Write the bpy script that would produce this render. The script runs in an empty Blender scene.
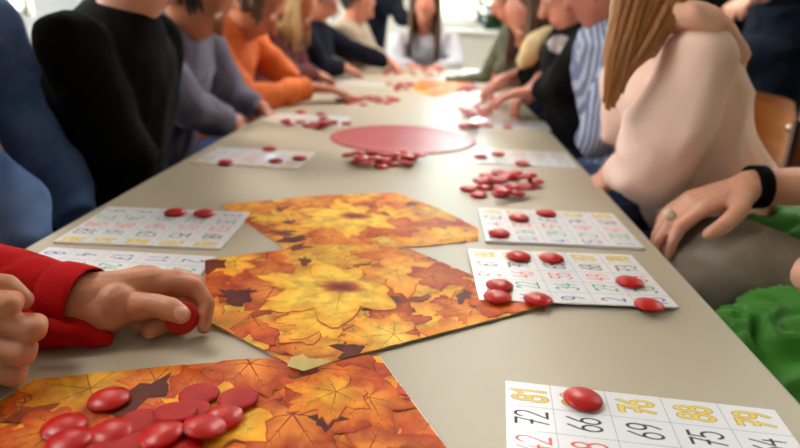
import bpy, bmesh, math, random
from math import sin, cos, pi, radians
from mathutils import Vector, Matrix, noise, Quaternion
V = Vector
rnd = random.Random(7)
SC = bpy.context.scene
COL = SC.collection
ZT = 0.74            # table top
HC = 0.287           # camera height above the table
# ------------------------------------------------------------------ camera
FPX = 612.5; PITCH = radians(18.94); ROLL = radians(2.0); YAW = radians(3.15)
CAM = V((0, 0, ZT + HC))
fw0 = V((-sin(YAW), cos(YAW), 0)); R0 = V((cos(YAW), sin(YAW), 0))
FW = fw0 * cos(PITCH) + V((0, 0, -1)) * sin(PITCH)
D0 = -(R0.cross(FW))
D0 = FW.cross(R0)
RT = R0 * cos(ROLL) - D0 * sin(ROLL)
DN = R0 * sin(ROLL) + D0 * cos(ROLL)
def ray(px, py): return (RT * (px - 400) + DN * (py - 224) + FW * FPX).normalized()
def PZ(px, py, z=0.0):
    """point at height z above the table top seen at a photo position"""
    r = ray(px, py); t = (ZT + z - CAM.z) / r.z
    return CAM + r * t
def PY(px, py, y):
    r = ray(px, py); return CAM + r * (y / r.y)

# ------------------------------------------------------------------ materials
def lin(c):
    return tuple(((x / 255) / 12.92 if x / 255 <= .04045 else ((x / 255 + .055) / 1.055) ** 2.4) for x in c)
MATS = {}
def mat(name, rgb, rough=.5, metal=0, var=0.0, scale=20, bump=0, bscale=60, sss=0, coat=0, spec=.5, rgb2=None, emit=0, sheen=0, stretch=None):
    if name in MATS: return MATS[name]
    m = bpy.data.materials.new(name); m.use_nodes = True
    nt = m.node_tree; b = nt.nodes['Principled BSDF']; L = nt.links
    c = lin(rgb) + (1,)
    b.inputs['Base Color'].default_value = c
    b.inputs['Roughness'].default_value = rough
    b.inputs['Metallic'].default_value = metal
    b.inputs['Specular IOR Level'].default_value = spec
    b.inputs['Coat Weight'].default_value = coat
    b.inputs['Sheen Weight'].default_value = sheen
    if sss:
        b.inputs['Subsurface Weight'].default_value = sss
        b.inputs['Subsurface Radius'].default_value = (1, .35, .2)
        b.inputs['Subsurface Scale'].default_value = .006
    tc = nt.nodes.new('ShaderNodeTexCoord')
    src = tc.outputs['Object']
    if stretch:
        mp = nt.nodes.new('ShaderNodeMapping'); mp.inputs['Scale'].default_value = stretch
        L.new(src, mp.inputs['Vector']); src = mp.outputs['Vector']
    if var or rgb2:
        n = nt.nodes.new('ShaderNodeTexNoise'); n.inputs['Scale'].default_value = scale; n.inputs['Detail'].default_value = 4
        L.new(src, n.inputs['Vector'])
        r = nt.nodes.new('ShaderNodeValToRGB'); r.color_ramp.elements[0].position = .3; r.color_ramp.elements[1].position = .7
        if rgb2: c2 = lin(rgb2) + (1,)
        else: c2 = tuple(min(1, x * (1 + var)) for x in c[:3]) + (1,)
        c1 = c if rgb2 else tuple(x * (1 - var) for x in c[:3]) + (1,)
        r.color_ramp.elements[0].color = c1; r.color_ramp.elements[1].color = c2
        L.new(n.outputs['Fac'], r.inputs['Fac']); L.new(r.outputs['Color'], b.inputs['Base Color'])
    if bump:
        n2 = nt.nodes.new('ShaderNodeTexNoise'); n2.inputs['Scale'].default_value = bscale; n2.inputs['Detail'].default_value = 5
        L.new(src, n2.inputs['Vector'])
        bp = nt.nodes.new('ShaderNodeBump'); bp.inputs['Strength'].default_value = bump; bp.inputs['Distance'].default_value = .002
        L.new(n2.outputs['Fac'], bp.inputs['Height']); L.new(bp.outputs['Normal'], b.inputs['Normal'])
    if emit:
        b.inputs['Emission Color'].default_value = c; b.inputs['Emission Strength'].default_value = emit
    MATS[name] = m; return m
def stripe_mat(name, a, b_, scale, axis='X'):
    m = mat(name, a, .8); nt = m.node_tree; b = nt.nodes['Principled BSDF']
    tc = nt.nodes.new('ShaderNodeTexCoord'); w = nt.nodes.new('ShaderNodeTexWave'); w.bands_direction = axis
    w.inputs['Scale'].default_value = scale; w.inputs['Distortion'].default_value = 1.5
    r = nt.nodes.new('ShaderNodeValToRGB'); r.color_ramp.elements[0].color = lin(a) + (1,); r.color_ramp.elements[1].color = lin(b_) + (1,)
    r.color_ramp.elements[0].position = .35; r.color_ramp.elements[1].position = .6
    nt.links.new(tc.outputs['Object'], w.inputs['Vector']); nt.links.new(w.outputs['Fac'], r.inputs['Fac']); nt.links.new(r.outputs['Color'], b.inputs['Base Color'])
    return m
def print_mat():
    m = bpy.data.materials.new('leaf_print'); m.use_nodes = True; nt = m.node_tree; b = nt.nodes['Principled BSDF']
    b.inputs['Roughness'].default_value = .5; b.inputs['Specular IOR Level'].default_value = .15
    a = nt.nodes.new('ShaderNodeAttribute'); a.attribute_name = 'Col'
    tc = nt.nodes.new('ShaderNodeTexCoord'); n = nt.nodes.new('ShaderNodeTexNoise'); n.inputs['Scale'].default_value = 45; n.inputs['Detail'].default_value = 6
    n.inputs['Distortion'].default_value = .6
    nt.links.new(tc.outputs['Object'], n.inputs['Vector'])
    r = nt.nodes.new('ShaderNodeValToRGB'); r.color_ramp.elements[0].position = .32; r.color_ramp.elements[0].color = (.55, .36, .25, 1)
    r.color_ramp.elements[1].position = .62; r.color_ramp.elements[1].color = (1.12, 1.16, 1.2, 1)
    nt.links.new(n.outputs['Fac'], r.inputs['Fac'])
    mx = nt.nodes.new('ShaderNodeMix'); mx.data_type = 'RGBA'; mx.blend_type = 'MULTIPLY'; mx.inputs['Factor'].default_value = .65
    nt.links.new(a.outputs['Color'], mx.inputs['A']); nt.links.new(r.outputs['Color'], mx.inputs['B'])
    nt.links.new(mx.outputs['Result'], b.inputs['Base Color'])
    return m
PRINT = print_mat()

# ------------------------------------------------------------------ object helpers
def link(o, parent=None):
    COL.objects.link(o)
    if parent is not None: o.parent = parent
    return o
def tag(o, label=None, cat=None, group=None, kind=None):
    if label: o['label'] = label
    if cat: o['category'] = cat
    if group: o['group'] = group
    if kind: o['kind'] = kind
    return o
def empty(name, loc, rz=0, label=None, cat=None, group=None):
    o = bpy.data.objects.new(name, None); o.empty_display_size = .05
    COL.objects.link(o); o.location = loc; o.rotation_euler = (0, 0, rz)
    return tag(o, label, cat, group)
def obj(name, bm, mats, parent=None, smooth=True, loc=None):
    me = bpy.data.meshes.new(name); bm.to_mesh(me); bm.free()
    for m in (mats if isinstance(mats, (list, tuple)) else [mats]): me.materials.append(m)
    if smooth:
        for p in me.polygons: p.use_smooth = True
    o = bpy.data.objects.new(name, me); link(o, parent)
    if parent is not None and loc is None and parent.type == 'EMPTY' and parent.get('world_parts'):
        o.location = -V(parent.location)
    if loc is not None: o.location = loc
    return o
def copy_tree(o, parent=None):
    c = o.copy(); COL.objects.link(c)
    if parent is not None: c.parent = parent
    for ch in list(o.children): copy_tree(ch, c)
    return c
def box(bm, c, s, rz=0, bev=0, M=None):
    g = bmesh.ops.create_cube(bm, size=1)
    vs = g['verts']
    T = Matrix.Translation(V(c)) @ Matrix.Rotation(rz, 4, 'Z') @ (M or Matrix.Identity(4)) @ Matrix.Diagonal((s[0], s[1], s[2], 1))
    bmesh.ops.transform(bm, matrix=T, verts=vs)
    if bev:
        es = {e for v in vs for e in v.link_edges}
        bmesh.ops.bevel(bm, geom=list(es), offset=bev, segments=2, affect='EDGES')
def frame(d):
    d = d.normalized(); a = V((0, 0, 1)) if abs(d.z) < .9 else V((1, 0, 0))
    x = d.cross(a).normalized(); y = d.cross(x).normalized(); return x, y
def loft(bm, rings, cap=True):
    """rings: list of lists of Vectors"""
    R = [[bm.verts.new(p) for p in r] for r in rings]
    n = len(R[0])
    for a, b in zip(R, R[1:]):
        for i in range(n): bm.faces.new((a[i], a[(i + 1) % n], b[(i + 1) % n], b[i]))
    if cap:
        bm.faces.new(list(reversed(R[0]))); bm.faces.new(R[-1])
def cap(bm, p0, p1, r0, r1, n=14, flat1=False, flat0=False):
    p0 = V(p0); p1 = V(p1); d = (p1 - p0)
    if d.length < 1e-6: d = V((0, 0, 1e-4))
    dn = d.normalized(); x, y = frame(dn); rings = []
    def ring(c, r): return [c + (x * cos(2 * pi * i / n) + y * sin(2 * pi * i / n)) * r for i in range(n)]
    if not flat0:
        for a in (80, 60, 40, 20): rings.append(ring(p0 - dn * r0 * sin(radians(a)), r0 * cos(radians(a))))
    rings.append(ring(p0, r0)); rings.append(ring(p1, r1))
    if not flat1:
        for a in (20, 40, 60, 80): rings.append(ring(p1 + dn * r1 * sin(radians(a)), r1 * cos(radians(a))))
    loft(bm, rings)
def chain(bm, pts, rs, n=14, flat_end=False):
    for i in range(len(pts) - 1):
        cap(bm, pts[i], pts[i + 1], rs[i], rs[i + 1], n, flat1=(flat_end and i == len(pts) - 2))
def ell(bm, c, r, ax=None, u=20, v=12):
    g = bmesh.ops.create_uvsphere(bm, u_segments=u, v_segments=v, radius=1)
    M = Matrix.Identity(4)
    if ax:
        for i in range(3):
            for j in range(3): M[j][i] = ax[i][j]
    bmesh.ops.transform(bm, matrix=Matrix.Translation(V(c)) @ M @ Matrix.Diagonal((r[0], r[1], r[2], 1)), verts=g['verts'])
def tube(bm, pts, r, n=8):
    """one swept tube along a polyline; r is a number or a list"""
    pts = [V(p) for p in pts]; rings = []; x = None
    for i, p in enumerate(pts):
        d = (pts[min(i + 1, len(pts) - 1)] - pts[max(i - 1, 0)]).normalized()
        if x is None: x, y = frame(d)
        else: x = (x - d * x.dot(d)).normalized(); y = d.cross(x).normalized()
        y = d.cross(x).normalized()
        rr = r[i] if isinstance(r, (list, tuple)) else r
        rings.append([p + (x * cos(2 * pi * k / n) + y * sin(2 * pi * k / n)) * rr for k in range(n)])
    loft(bm, rings)
def blobmesh(bm, voxel, smooth=4, fac=.5, disp=None):
    """fuse closed shapes into one continuous skin"""
    bmesh.ops.recalc_face_normals(bm, faces=bm.faces)
    me = bpy.data.meshes.new('tmp'); bm.to_mesh(me); bm.free()
    o = bpy.data.objects.new('tmp', me); COL.objects.link(o)
    md = o.modifiers.new('r', 'REMESH'); md.mode = 'VOXEL'; md.voxel_size = voxel; md.adaptivity = 0
    if smooth:
        s = o.modifiers.new('s', 'SMOOTH'); s.iterations = smooth; s.factor = fac
    dg = bpy.context.evaluated_depsgraph_get()
    out = bpy.data.meshes.new_from_object(o.evaluated_get(dg))
    bpy.data.objects.remove(o); bpy.data.meshes.remove(me)
    if disp:
        ns = [v.normal.copy() for v in out.vertices]
        for v, n in zip(out.vertices, ns): v.co = v.co + n * disp(v.co, n)
        out.update()
    b2 = bmesh.new(); b2.from_mesh(out); bpy.data.meshes.remove(out)
    return b2
def folds(amp, fr=9, seed=0, st=(1, 1, 1)):
    off = V((seed * 3.1, seed * 1.7, seed))
    def f(co, n):
        p = V((co.x * st[0], co.y * st[1], co.z * st[2])) * fr + off
        q = p + V((noise.noise(p * .6), noise.noise(p * .6 + V((5, 5, 5))), 0)) * 1.2
        a = 1 - abs(noise.noise(q)) * 2.2
        return amp * (a * .8 + noise.noise(q * 2.3) * .35 - .3)
    return f

# ------------------------------------------------------------------ people
SKINS = {
 'light': mat('skin_light', (222, 160, 132), .5, var=.07, scale=30, sss=.15, bump=.15, bscale=220),
 'child': mat('skin_child', (202, 134, 98), .5, var=.10, scale=42, sss=.15, bump=.25, bscale=260),
 'tan': mat('skin_tan', (186, 112, 78), .5, var=.08, scale=30, sss=.12),
 'red': mat('skin_flushed', (204, 132, 108), .5, var=.08, scale=30, sss=.12)}
NAIL = mat('nail', (232, 176, 150), .28, coat=.3)
EYEW = mat('eye_white', (230, 225, 218), .25); IRIS = mat('iris', (60, 42, 30), .2); LIP = mat('lip', (178, 92, 80), .45)
def head_shape(bm, c, f, s):
    u = V((0, 0, 1)); 
    f = f.normalized(); l = u.cross(f).normalized(); u = f.cross(l).normalized()
    ax = (l, f, u)
    ell(bm, c + u * .02 * s, (.074 * s, .093 * s, .095 * s), ax)
    ell(bm, c - u * .045 * s + f * .022 * s, (.056 * s, .066 * s, .068 * s), ax)
    ell(bm, c - u * .088 * s + f * .058 * s, (.022 * s, .02 * s, .018 * s), ax)
    cap(bm, c + u * .005 * s + f * .088 * s, c - u * .03 * s + f * .106 * s, .007 * s, .0125 * s)
    for k in (-1, 1):
        ell(bm, c + l * k * .075 * s - u * .01 * s - f * .005 * s, (.01 * s, .019 * s, .031 * s), ax)
        ell(bm, c + l * k * .031 * s + u * .006 * s + f * .078 * s, (.014 * s, .011 * s, .011 * s), ax)
        ell(bm, c + l * k * .032 * s + u * .028 * s + f * .080 * s, (.022 * s, .009 * s, .006 * s), ax)
    ell(bm, c - u * .056 * s + f * .084 * s, (.024 * s, .010 * s, .009 * s), ax)
    return l, f, u
def hand_shape(bm, w, d, nrm, side, s=1.0, curl=.35, spread=.10):
    """w wrist, d pointing direction, nrm = back-of-hand normal, side = direction of the thumb"""
    d = d.normalized(); side = (side - d * side.dot(d)).normalized(); nrm = d.cross(side); 
    if nrm.z < 0: nrm = -nrm
    L = [.040, .044, .041, .032]
    for i in range(4):
        o = side * (.027 - .0175 * i) * s
        k = w + d * (.083 - (.004 * abs(i - 1))) * s + o
        chain(bm, [w + o * .55, k], [.015 * s, .0115 * s])
        a = curl; p = k; dd = d + side * (spread * (1.5 - i) * .6); r = .0098
        for q in range(3):
            dir_ = (dd.normalized() * cos(a) - nrm * sin(a)); ln = L[i] * (1, .62, .5)[q] * s
            p2 = p + dir_ * ln; cap(bm, p, p2, r * s * (1 - .1 * q), r * s * (.92 - .1 * q)); p = p2; a += curl * 1.25
    b = w + d * .022 * s + side * .022 * s
    p1 = b + (d * .6 + side * .75).normalized() * .04 * s - nrm * .006 * s
    p2 = p1 + (d * .85 + side * .4 - nrm * .2).normalized() * .033 * s
    p3 = p2 + (d * 1 + side * .1 - nrm * .2).normalized() * .026 * s
    chain(bm, [w + side * .01 * s, b, p1, p2, p3], [.016 * s, .017 * s, .0125 * s, .0112 * s, .0085 * s])
def join_bm(a, b):
    me = bpy.data.meshes.new('j'); b.to_mesh(me); b.free(); a.from_mesh(me); bpy.data.meshes.remove(me)
def paint(bm, regions):
    """give faces inside small ellipsoids another material slot (nails, eyes, lips)"""
    for f in bm.faces:
        c = f.calc_center_median()
        for (p, r, idx) in regions:
            if (c - p).length < r: f.material_index = idx
def person(label, neck, face, top, bottom, skin='light', s=1.0, hip=None, head=None, look=None, arms=(None, None), legs=None,
           hair=None, hair_style='short', sleeve=1.0, fold=(.008, 9), tw=1.0, seed=1, shoes=None, voxel=.009, fine=.004, hands=(True, True), seat=.47, hood=None, top_name='sweater', curl=.35, handdir=(None, None), extra=None, belly=1.0, legr=1.0, sw=1.0):
    """neck = base of the neck; arms = ((elbow, wrist), (elbow, wrist)) for the person's left and right"""
    f = V((cos(radians(face)), sin(radians(face)), 0)); l = V((-f.y, f.x, 0)); u = V((0, 0, 1)); N = V(neck)
    if hip is None: hip = V((N.x, N.y, 0)) - f * .16 * s + u * (seat + .10 * s)
    hip = V(hip); spine = (N - hip); up = spine.normalized()
    if head is None: head = N + up * .10 * s + u * .06 * s + f * .03 * s
    head = V(head); look = V(look) if look else (f * 1 - u * .45)
    sh = [N - up * .055 * s + l * .165 * s * tw, N - up * .055 * s - l * .165 * s * tw]
    A = []
    for i in (0, 1):
        sg = 1 if i == 0 else -1
        if arms[i]: e, w = V(arms[i][0]), V(arms[i][1])
        else:
            e = sh[i] - u * .24 * s + f * .10 * s + l * sg * .03; w = e + f * .22 * s - u * .02
        A.append((sh[i], e, w))
    if legs is None:
        legs = []
        for i in (0, 1):
            sg = 1 if i == 0 else -1
            h = hip + l * sg * .09 * s; k = h + f * .40 * s; k.z = min(hip.z, .53); an = k + f * .02 - u * (k.z - .09); an.z = .09
            legs.append((h, k, an))
    else: legs = [tuple(V(p) for p in L_) for L_ in legs]
    root = empty('person', (hip.x, hip.y, 0), 0, label, 'person'); root['world_parts'] = 1
    def torso(bm, g):
        rings = []
        prof = [(-.09, .11, .09), (0, .155, .105), (.2, .135 * belly, .098 * belly), (.45, .142, .102), (.75, .162, .105), (.9, .150, .088), (.98, .085, .065), (1.03, .05, .05)]
        n = 22; fd = up.cross(l).normalized() * -1
        for t, a, b in prof:
            c = hip + spine * t; a = (a + g) * s * (tw if t > .3 else 1); b = (b + g) * s
            rings.append([c + l * cos(2 * pi * k / n) * a + fd * sin(2 * pi * k / n) * b for k in range(n)])
        loft(bm, rings)
    b = bmesh.new(); torso(b, -.012)
    chain(b, [N - up * .03 * s, N + (head - N) * .6], [.052 * s, .047 * s])
    hl, hf, hu = head_shape(b, head, look, s)
    for (S, e, w) in A: chain(b, [S, e, e + (w - e).normalized() * max((w - e).length - .075, (w - e).length * .3)], [.043 * s, .035 * s, .026 * s])
    for (h, k, a) in legs:
        chain(b, [h, k, k.lerp(a, .35), a], [.075 * s, .052 * s, .052 * s, .035 * s])
        cap(b, a - u * .03, a - u * .05 + f * .13 * s, .035 * s, .028 * s)
    body = blobmesh(b, voxel, 3)
    for i in (0, 1):
        if not hands[i]: continue
        S, e, w = A[i]; hb = bmesh.new(); dr = (w - e).normalized()
        d = V(handdir[i]) if handdir[i] else (dr + V((0, 0, -.25)))
        chain(hb, [w - dr * .10 * s, w], [.029 * s, .024 * s])
        sidev = (-l if i == 0 else l)
        hand_shape(hb, w, d, u, sidev, s * .98, curl)
        join_bm(body, blobmesh(hb, fine, 3))
    paint(body, [(head + hl * k * .031 * s + hu * .006 * s + hf * .089 * s, .011 * s, 1) for k in (-1, 1)] +
          [(head + hl * k * .031 * s + hu * .006 * s + hf * .092 * s, .006 * s, 2) for k in (-1, 1)] +
          [(head - hu * .056 * s + hf * .094 * s, .014 * s, 3)])
    obj('body', body, [SKINS[skin], EYEW, IRIS, LIP], root)
    t = bmesh.new(); torso(t, .012)
    for (S, e, w) in A:
        cap(t, N - up * .07 * s + (S - N) * .35, S, .055 * s, .062 * s)
        if sleeve >= 1: chain(t, [S, S.lerp(e, .6), e, w - (w - e).normalized() * .015], [.062 * s, .060 * s * sw, .052 * s * sw, .038 * s], flat_end=True)
        elif sleeve > .5: chain(t, [S, e, e.lerp(w, (sleeve - .5) * 2)], [.062 * s, .052 * s, .044 * s], flat_end=True)
        else: chain(t, [S, S.lerp(e, sleeve * 2)], [.062 * s, .056 * s], flat_end=True)
    if hood: 
        for (p, r) in hood: ell(t, p, r)
    o = obj(top_name, blobmesh(t, voxel * .8, 3, disp=folds(fold[0], fold[1], seed)), top, root)
    q = bmesh.new(); ell(q, hip, (.165 * s, .15 * s, .11 * s), (l, f, u))
    for (h, k, a) in legs: chain(q, [h, k, k.lerp(a, .9)], [.088 * s, .068 * s * legr, .05 * s], flat_end=True)
    obj('trousers', blobmesh(q, voxel, 3, disp=folds(fold[0] * .7, 11, seed + 2)), bottom, root)
    sm = shoes or mat('shoe_dark', (38, 36, 40), .6)
    for (h, k, a) in legs:
        z = bmesh.new(); fa = V((a.x, a.y, .045)); ell(z, fa + f * .05 * s, (.045 * s, .125 * s, .045), (l, f, u)); ell(z, fa + u * .03, (.04 * s, .05 * s, .05), (l, f, u))
        obj('shoe', blobmesh(z, .01, 2), sm, root)
    if hair:
        hb = bmesh.new(); rr = random.Random(seed)
        ell(hb, head + hu * .028 * s - hf * .02 * s, (.083 * s, .090 * s, .098 * s), (hl, hf, hu))
        if hair_style == 'bun': ell(hb, head + hu * .06 * s - hf * .11 * s, (.04, .04, .04))
        ends = []
        for i in range(46 if hair_style == 'short' else 70):
            a = rr.uniform(-2.4, 2.4) + pi
            st = head + hu * .10 * s - hf * .02 * s
            dirs = hl * sin(a) + hf * cos(a)
            if dirs.dot(hf) > .45: continue
            Ln = {'short': .10, 'bob': .20, 'long': .40, 'bun': .09}[hair_style] * s * rr.uniform(.85, 1.1)
            pts = [st]; p = st + dirs * .062 * s + hu * .01; pts.append(p)
            p = p + dirs * .03 * s - hu * .05 * s; pts.append(p)
            for q_ in range(4):
                p = p - u * Ln / 4 + V((rr.uniform(-1, 1), rr.uniform(-1, 1), 0)) * .006; pts.append(p)
            tube(hb, pts, [.010 * s, .014 * s, .014 * s, .012 * s, .011 * s, .009 * s, .003 * s], 6)
        obj('hair', hb, hair, root)
    if extra: extra(root)
    return root
def part(root, name, bm, m, smooth=True, label=None):
    o = obj(name, bm, m, root, smooth)
    if label: o['label'] = label
    return o

# ------------------------------------------------------------------ room
FLOOR = mat('floor_lino', (150, 146, 140), .45, var=.06, scale=3)
WALL = mat('wall_paint', (196, 194, 190), .8, var=.03, scale=2)
CEIL = mat('ceiling_paint', (235, 233, 228), .9, var=.02, scale=4)
WHITE = mat('white_trim', (232, 232, 228), .5, var=.02)
X0, X1, Y0, Y1, ZH = -3.6, 4.2, -2.6, 7.2, 2.9
def slab(name, c, s, m, bev=0):
    b = bmesh.new(); box(b, c, s, bev=bev); return tag(obj(name, b, m, smooth=False), kind='structure')
slab('floor', ((X0 + X1) / 2, (Y0 + Y1) / 2, -.05), (X1 - X0 + .4, Y1 - Y0 + .4, .1), FLOOR)
slab('ceiling', ((X0 + X1) / 2, (Y0 + Y1) / 2, ZH + .05), (X1 - X0 + .4, Y1 - Y0 + .4, .1), CEIL)
slab('wall_right', (X1 + .1, (Y0 + Y1) / 2, ZH / 2), (.2, Y1 - Y0, ZH), WALL)
slab('wall_near', ((X0 + X1) / 2, Y0 - .1, ZH / 2), (X1 - X0 + .4, .2, ZH), WALL)
def wall_with_windows(name, axis, at, lo, hi, wins, m):
    """wall along an axis with rectangular openings (a, b, z0, z1)"""
    b = bmesh.new(); 
    def bx(a0, a1, z0, z1):
        if a1 - a0 < .01 or z1 - z0 < .01: return
        c = ((a0 + a1) / 2, at, (z0 + z1) / 2); s = (a1 - a0, .2, z1 - z0)
        if axis == 'Y': c = (c[1], c[0], c[2]); s = (s[1], s[0], s[2])
        box(b, c, s)
    p = lo
    for (a0, a1, z0, z1) in wins:
        bx(p, a0, 0, ZH); bx(a0, a1, 0, z0); bx(a0, a1, z1, ZH); p = a1
    bx(p, hi, 0, ZH)
    return tag(obj(name, b, m, smooth=False), kind='structure')
FW_ = [(-2.6, -1.2, .95, 2.3), (-.3, 1.1, .95, 2.3), (1.9, 3.3, .95, 2.3)]
LW_ = [(-1.2, .4, .9, 2.3), (1.3, 2.9, .9, 2.3), (3.9, 5.5, .9, 2.3)]
wall_with_windows('wall_far', 'X', Y1 + .1, X0 - .2, X1 + .2, FW_, WALL)
wall_with_windows('wall_left', 'Y', X0 - .1, Y0, Y1, LW_, WALL)
GLASS = mat('window_glass', (235, 245, 245), .02)
GLASS.node_tree.nodes['Principled BSDF'].inputs['Transmission Weight'].default_value = 1.0
GLASS.node_tree.nodes['Principled BSDF'].inputs['IOR'].default_value = 1.05
nwin = 0
for axis, at, wins in (('X', Y1 + .1, FW_), ('Y', X0 - .1, LW_)):
    for (a0, a1, z0, z1) in wins:
        nwin += 1; b = bmesh.new(); g = bmesh.new()
        def put(bm, ca, cz, sa, sz, th=.06):
            c = (ca, at, cz); s = (sa, th, sz)
            if axis == 'Y': c = (at, ca, cz); s = (th, sa, sz)
            box(bm, c, s)
        m_ = (a0 + a1) / 2; h_ = (z0 + z1) / 2
        for ca in (a0 + .03, m_, a1 - .03): put(b, ca, h_, .06, z1 - z0)
        for cz in (z0 + .03, z1 - .03): put(b, m_, cz, a1 - a0, .06)
        w = tag(obj('window_%d' % nwin, b, WHITE, smooth=False), kind='structure')
        put(g, m_, h_, a1 - a0 - .1, z1 - z0 - .1, .008); obj('pane', g, GLASS, w, smooth=False)
for nm, c, s in (('baseboard_left', (X0 + .01, (Y0 + Y1) / 2, .05), (.02, Y1 - Y0, .1)), ('baseboard_far', ((X0 + X1) / 2, Y1 - .01, .05), (X1 - X0 - .05, .02, .1)), ('baseboard_right', (X1 - .01, (Y0 + Y1) / 2, .05), (.02, Y1 - Y0 - .05, .1))):
    slab(nm, c, s, WHITE)
# ceiling lamps
LAMP = mat('lamp_diffuser', (255, 250, 243), .5, emit=23.0)
first = None
for i, (x, y) in enumerate([(-1.9, .9), (-1.9, 3.0), (.4, 3.0), (2.7, 3.0), (-1.9, 5.1), (.4, 5.1), (2.7, 5.1)]):
    if first is None:
        t = empty('ceiling_light', (0, 0, 0), 0, 'square ceiling light panel in a white frame', 'ceiling light', 'ceiling light panels')
        b = bmesh.new()
        for sx, sy, w, h in ((0, .31, .64, .03), (0, -.31, .64, .03), (.31, 0, .03, .60), (-.31, 0, .03, .60)): box(b, (sx, sy, -.02), (w, h, .04))
        obj('frame', b, WHITE, t, smooth=False, loc=(0, 0, 0))
        b = bmesh.new(); box(b, (0, 0, -.014), (.59, .59, .016)); obj('diffuser', b, LAMP, t, smooth=False, loc=(0, 0, 0)); first = t
    else: t = copy_tree(first)
    t.location = (x, y, ZH)

# ------------------------------------------------------------------ table
XL = PZ(22.8, 250).x; XR = PZ(760, 361).x
TOP = mat('table_laminate', (186, 174, 150), .42, var=.025, spec=.5, scale=5, bump=.05, bscale=500)
EDGE = mat('table_edge_band', (168, 158, 138), .5)
STEEL = mat('grey_steel', (150, 152, 156), .3, metal=.9)
TY0, TY1 = -.5, 3.62
tb = empty('table', ((XL + XR) / 2, 1.56, 0), 0, 'long beige laminate table everyone sits around, covered with bingo cards', 'table'); tb['world_parts'] = 1
b = bmesh.new(); box(b, ((XL + XR) / 2, (TY0 + TY1) / 2, ZT - .0125), (XR - XL - .004, TY1 - TY0, .025)); part(tb, 'tabletop', b, TOP, False)
b = bmesh.new()
for x in (XL + .0011, XR - .0011): box(b, (x, (TY0 + TY1) / 2, ZT - .0127), (.0026, TY1 - TY0 + .004, .0252))
for y in (TY0, TY1): box(b, ((XL + XR) / 2, y, ZT - .0127), (XR - XL, .003, .0252))
part(tb, 'edge_band', b, EDGE, False)
b = bmesh.new()
for x in (XL + .06, XR - .06): box(b, (x, (TY0 + TY1) / 2, ZT - .045), (.025, TY1 - TY0 - .1, .04))
part(tb, 'apron_rail', b, STEEL, False)
for y in (TY0 + .1, .95, 2.2, TY1 - .1):
    for x in (XL + .06, XR - .06):
        b = bmesh.new(); cap(b, (x, y, .01), (x, y, ZT - .03), .016, .016, flat0=True, flat1=True); part(tb, 'leg', b, STEEL)

# ------------------------------------------------------------------ stroke digits
def arc(cx, cy, rx, ry, a0, a1, n=14): return [(cx + rx * cos(radians(a0 + (a1 - a0) * i / n)), cy + ry * sin(radians(a0 + (a1 - a0) * i / n))) for i in range(n + 1)]
DIG = {
 '0': [arc(.3, .5, .26, .47, 90, 450, 20)],
 '1': [[(.1, .74), (.34, .98), (.34, .02)]],
 '2': [arc(.3, .72, .24, .25, 165, -35, 12) + [(.06, .03), (.56, .03)]],
 '3': [arc(.28, .74, .23, .23, 150, -85, 12), arc(.28, .27, .26, .26, 88, -150, 14)],
 '4': [[(.36, .98), (.05, .38), (.56, .38)], [(.40, .62), (.40, .02)]],
 '5': [[(.52, .96), (.14, .96), (.11, .56)] + arc(.28, .31, .26, .29, 118, -150, 16)],
 '6': [[(.48, .98), (.22, .68), (.075, .36)], arc(.30, .30, .23, .27, 165, 525, 20)],
 '7': [[(.05, .96), (.55, .96), (.22, .02)], [(.16, .5), (.48, .5)]],
 '8': [arc(.3, .74, .2, .22, 90, 450, 16), arc(.3, .27, .25, .25, 90, 450, 18)],
 '9': [arc(.30, .70, .23, .26, 0, 360, 18), [(.53, .70), (.50, .30), (.30, .02)]]}
ZK = [0]
def stroke(bm, pts, w, z, mi, tf):
    """one mitred ribbon per stroke, each at its own hair's breadth of height"""
    ZK[0] = (ZK[0] + 1) % 6; z = z + ZK[0] * 3e-6
    closed = (pts[0][0] - pts[-1][0]) ** 2 + (pts[0][1] - pts[-1][1]) ** 2 < 1e-6
    P_ = [V((p[0], p[1])) for p in (pts[:-1] if closed else pts)]; n = len(P_); L_, R_ = [], []
    for k in range(n):
        a = P_[k - 1] if (k > 0 or closed) else None; c = P_[(k + 1) % n] if (k < n - 1 or closed) else None; p = P_[k]
        d1 = (p - a).normalized() if a is not None else (c - p).normalized(); d2 = (c - p).normalized() if c is not None else d1
        n1 = V((-d1.y, d1.x)); n2 = V((-d2.y, d2.x)); m = n1 + n2
        m = n1 if m.length < .3 else m.normalized(); sc = w / 2 / max(.55, m.dot(n1)); e = V((0, 0))
        if a is None: e = -d1 * w * .3
        if c is None: e = d1 * w * .3
        L_.append(bm.verts.new(tf(*(p + m * sc + e), z))); R_.append(bm.verts.new(tf(*(p - m * sc + e), z)))
    for k in range(n if closed else n - 1):
        q = (k + 1) % n; f = bm.faces.new((R_[k], R_[q], L_[q], L_[k])); f.material_index = mi
INK = {'yellow': mat('ink_yellow', (240, 210, 96), .5), 'black': mat('ink_black', (38, 36, 40), .5), 'red': mat('ink_red', (232, 92, 84), .5),
       'green': mat('ink_green', (38, 166, 122), .5), 'blue': mat('ink_blue', (58, 74, 172), .5), 'outline': mat('ink_outline', (120, 98, 40), .5), 'grid': mat('ink_grid', (150, 152, 160), .5), 'pale': mat('ink_pale_centre', (250, 244, 214), .5)}
INKI = list(INK)
CARD = mat('card_laminated', (238, 238, 240), .28, coat=.25, var=.01)
CW, CH = .21, .148
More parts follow.
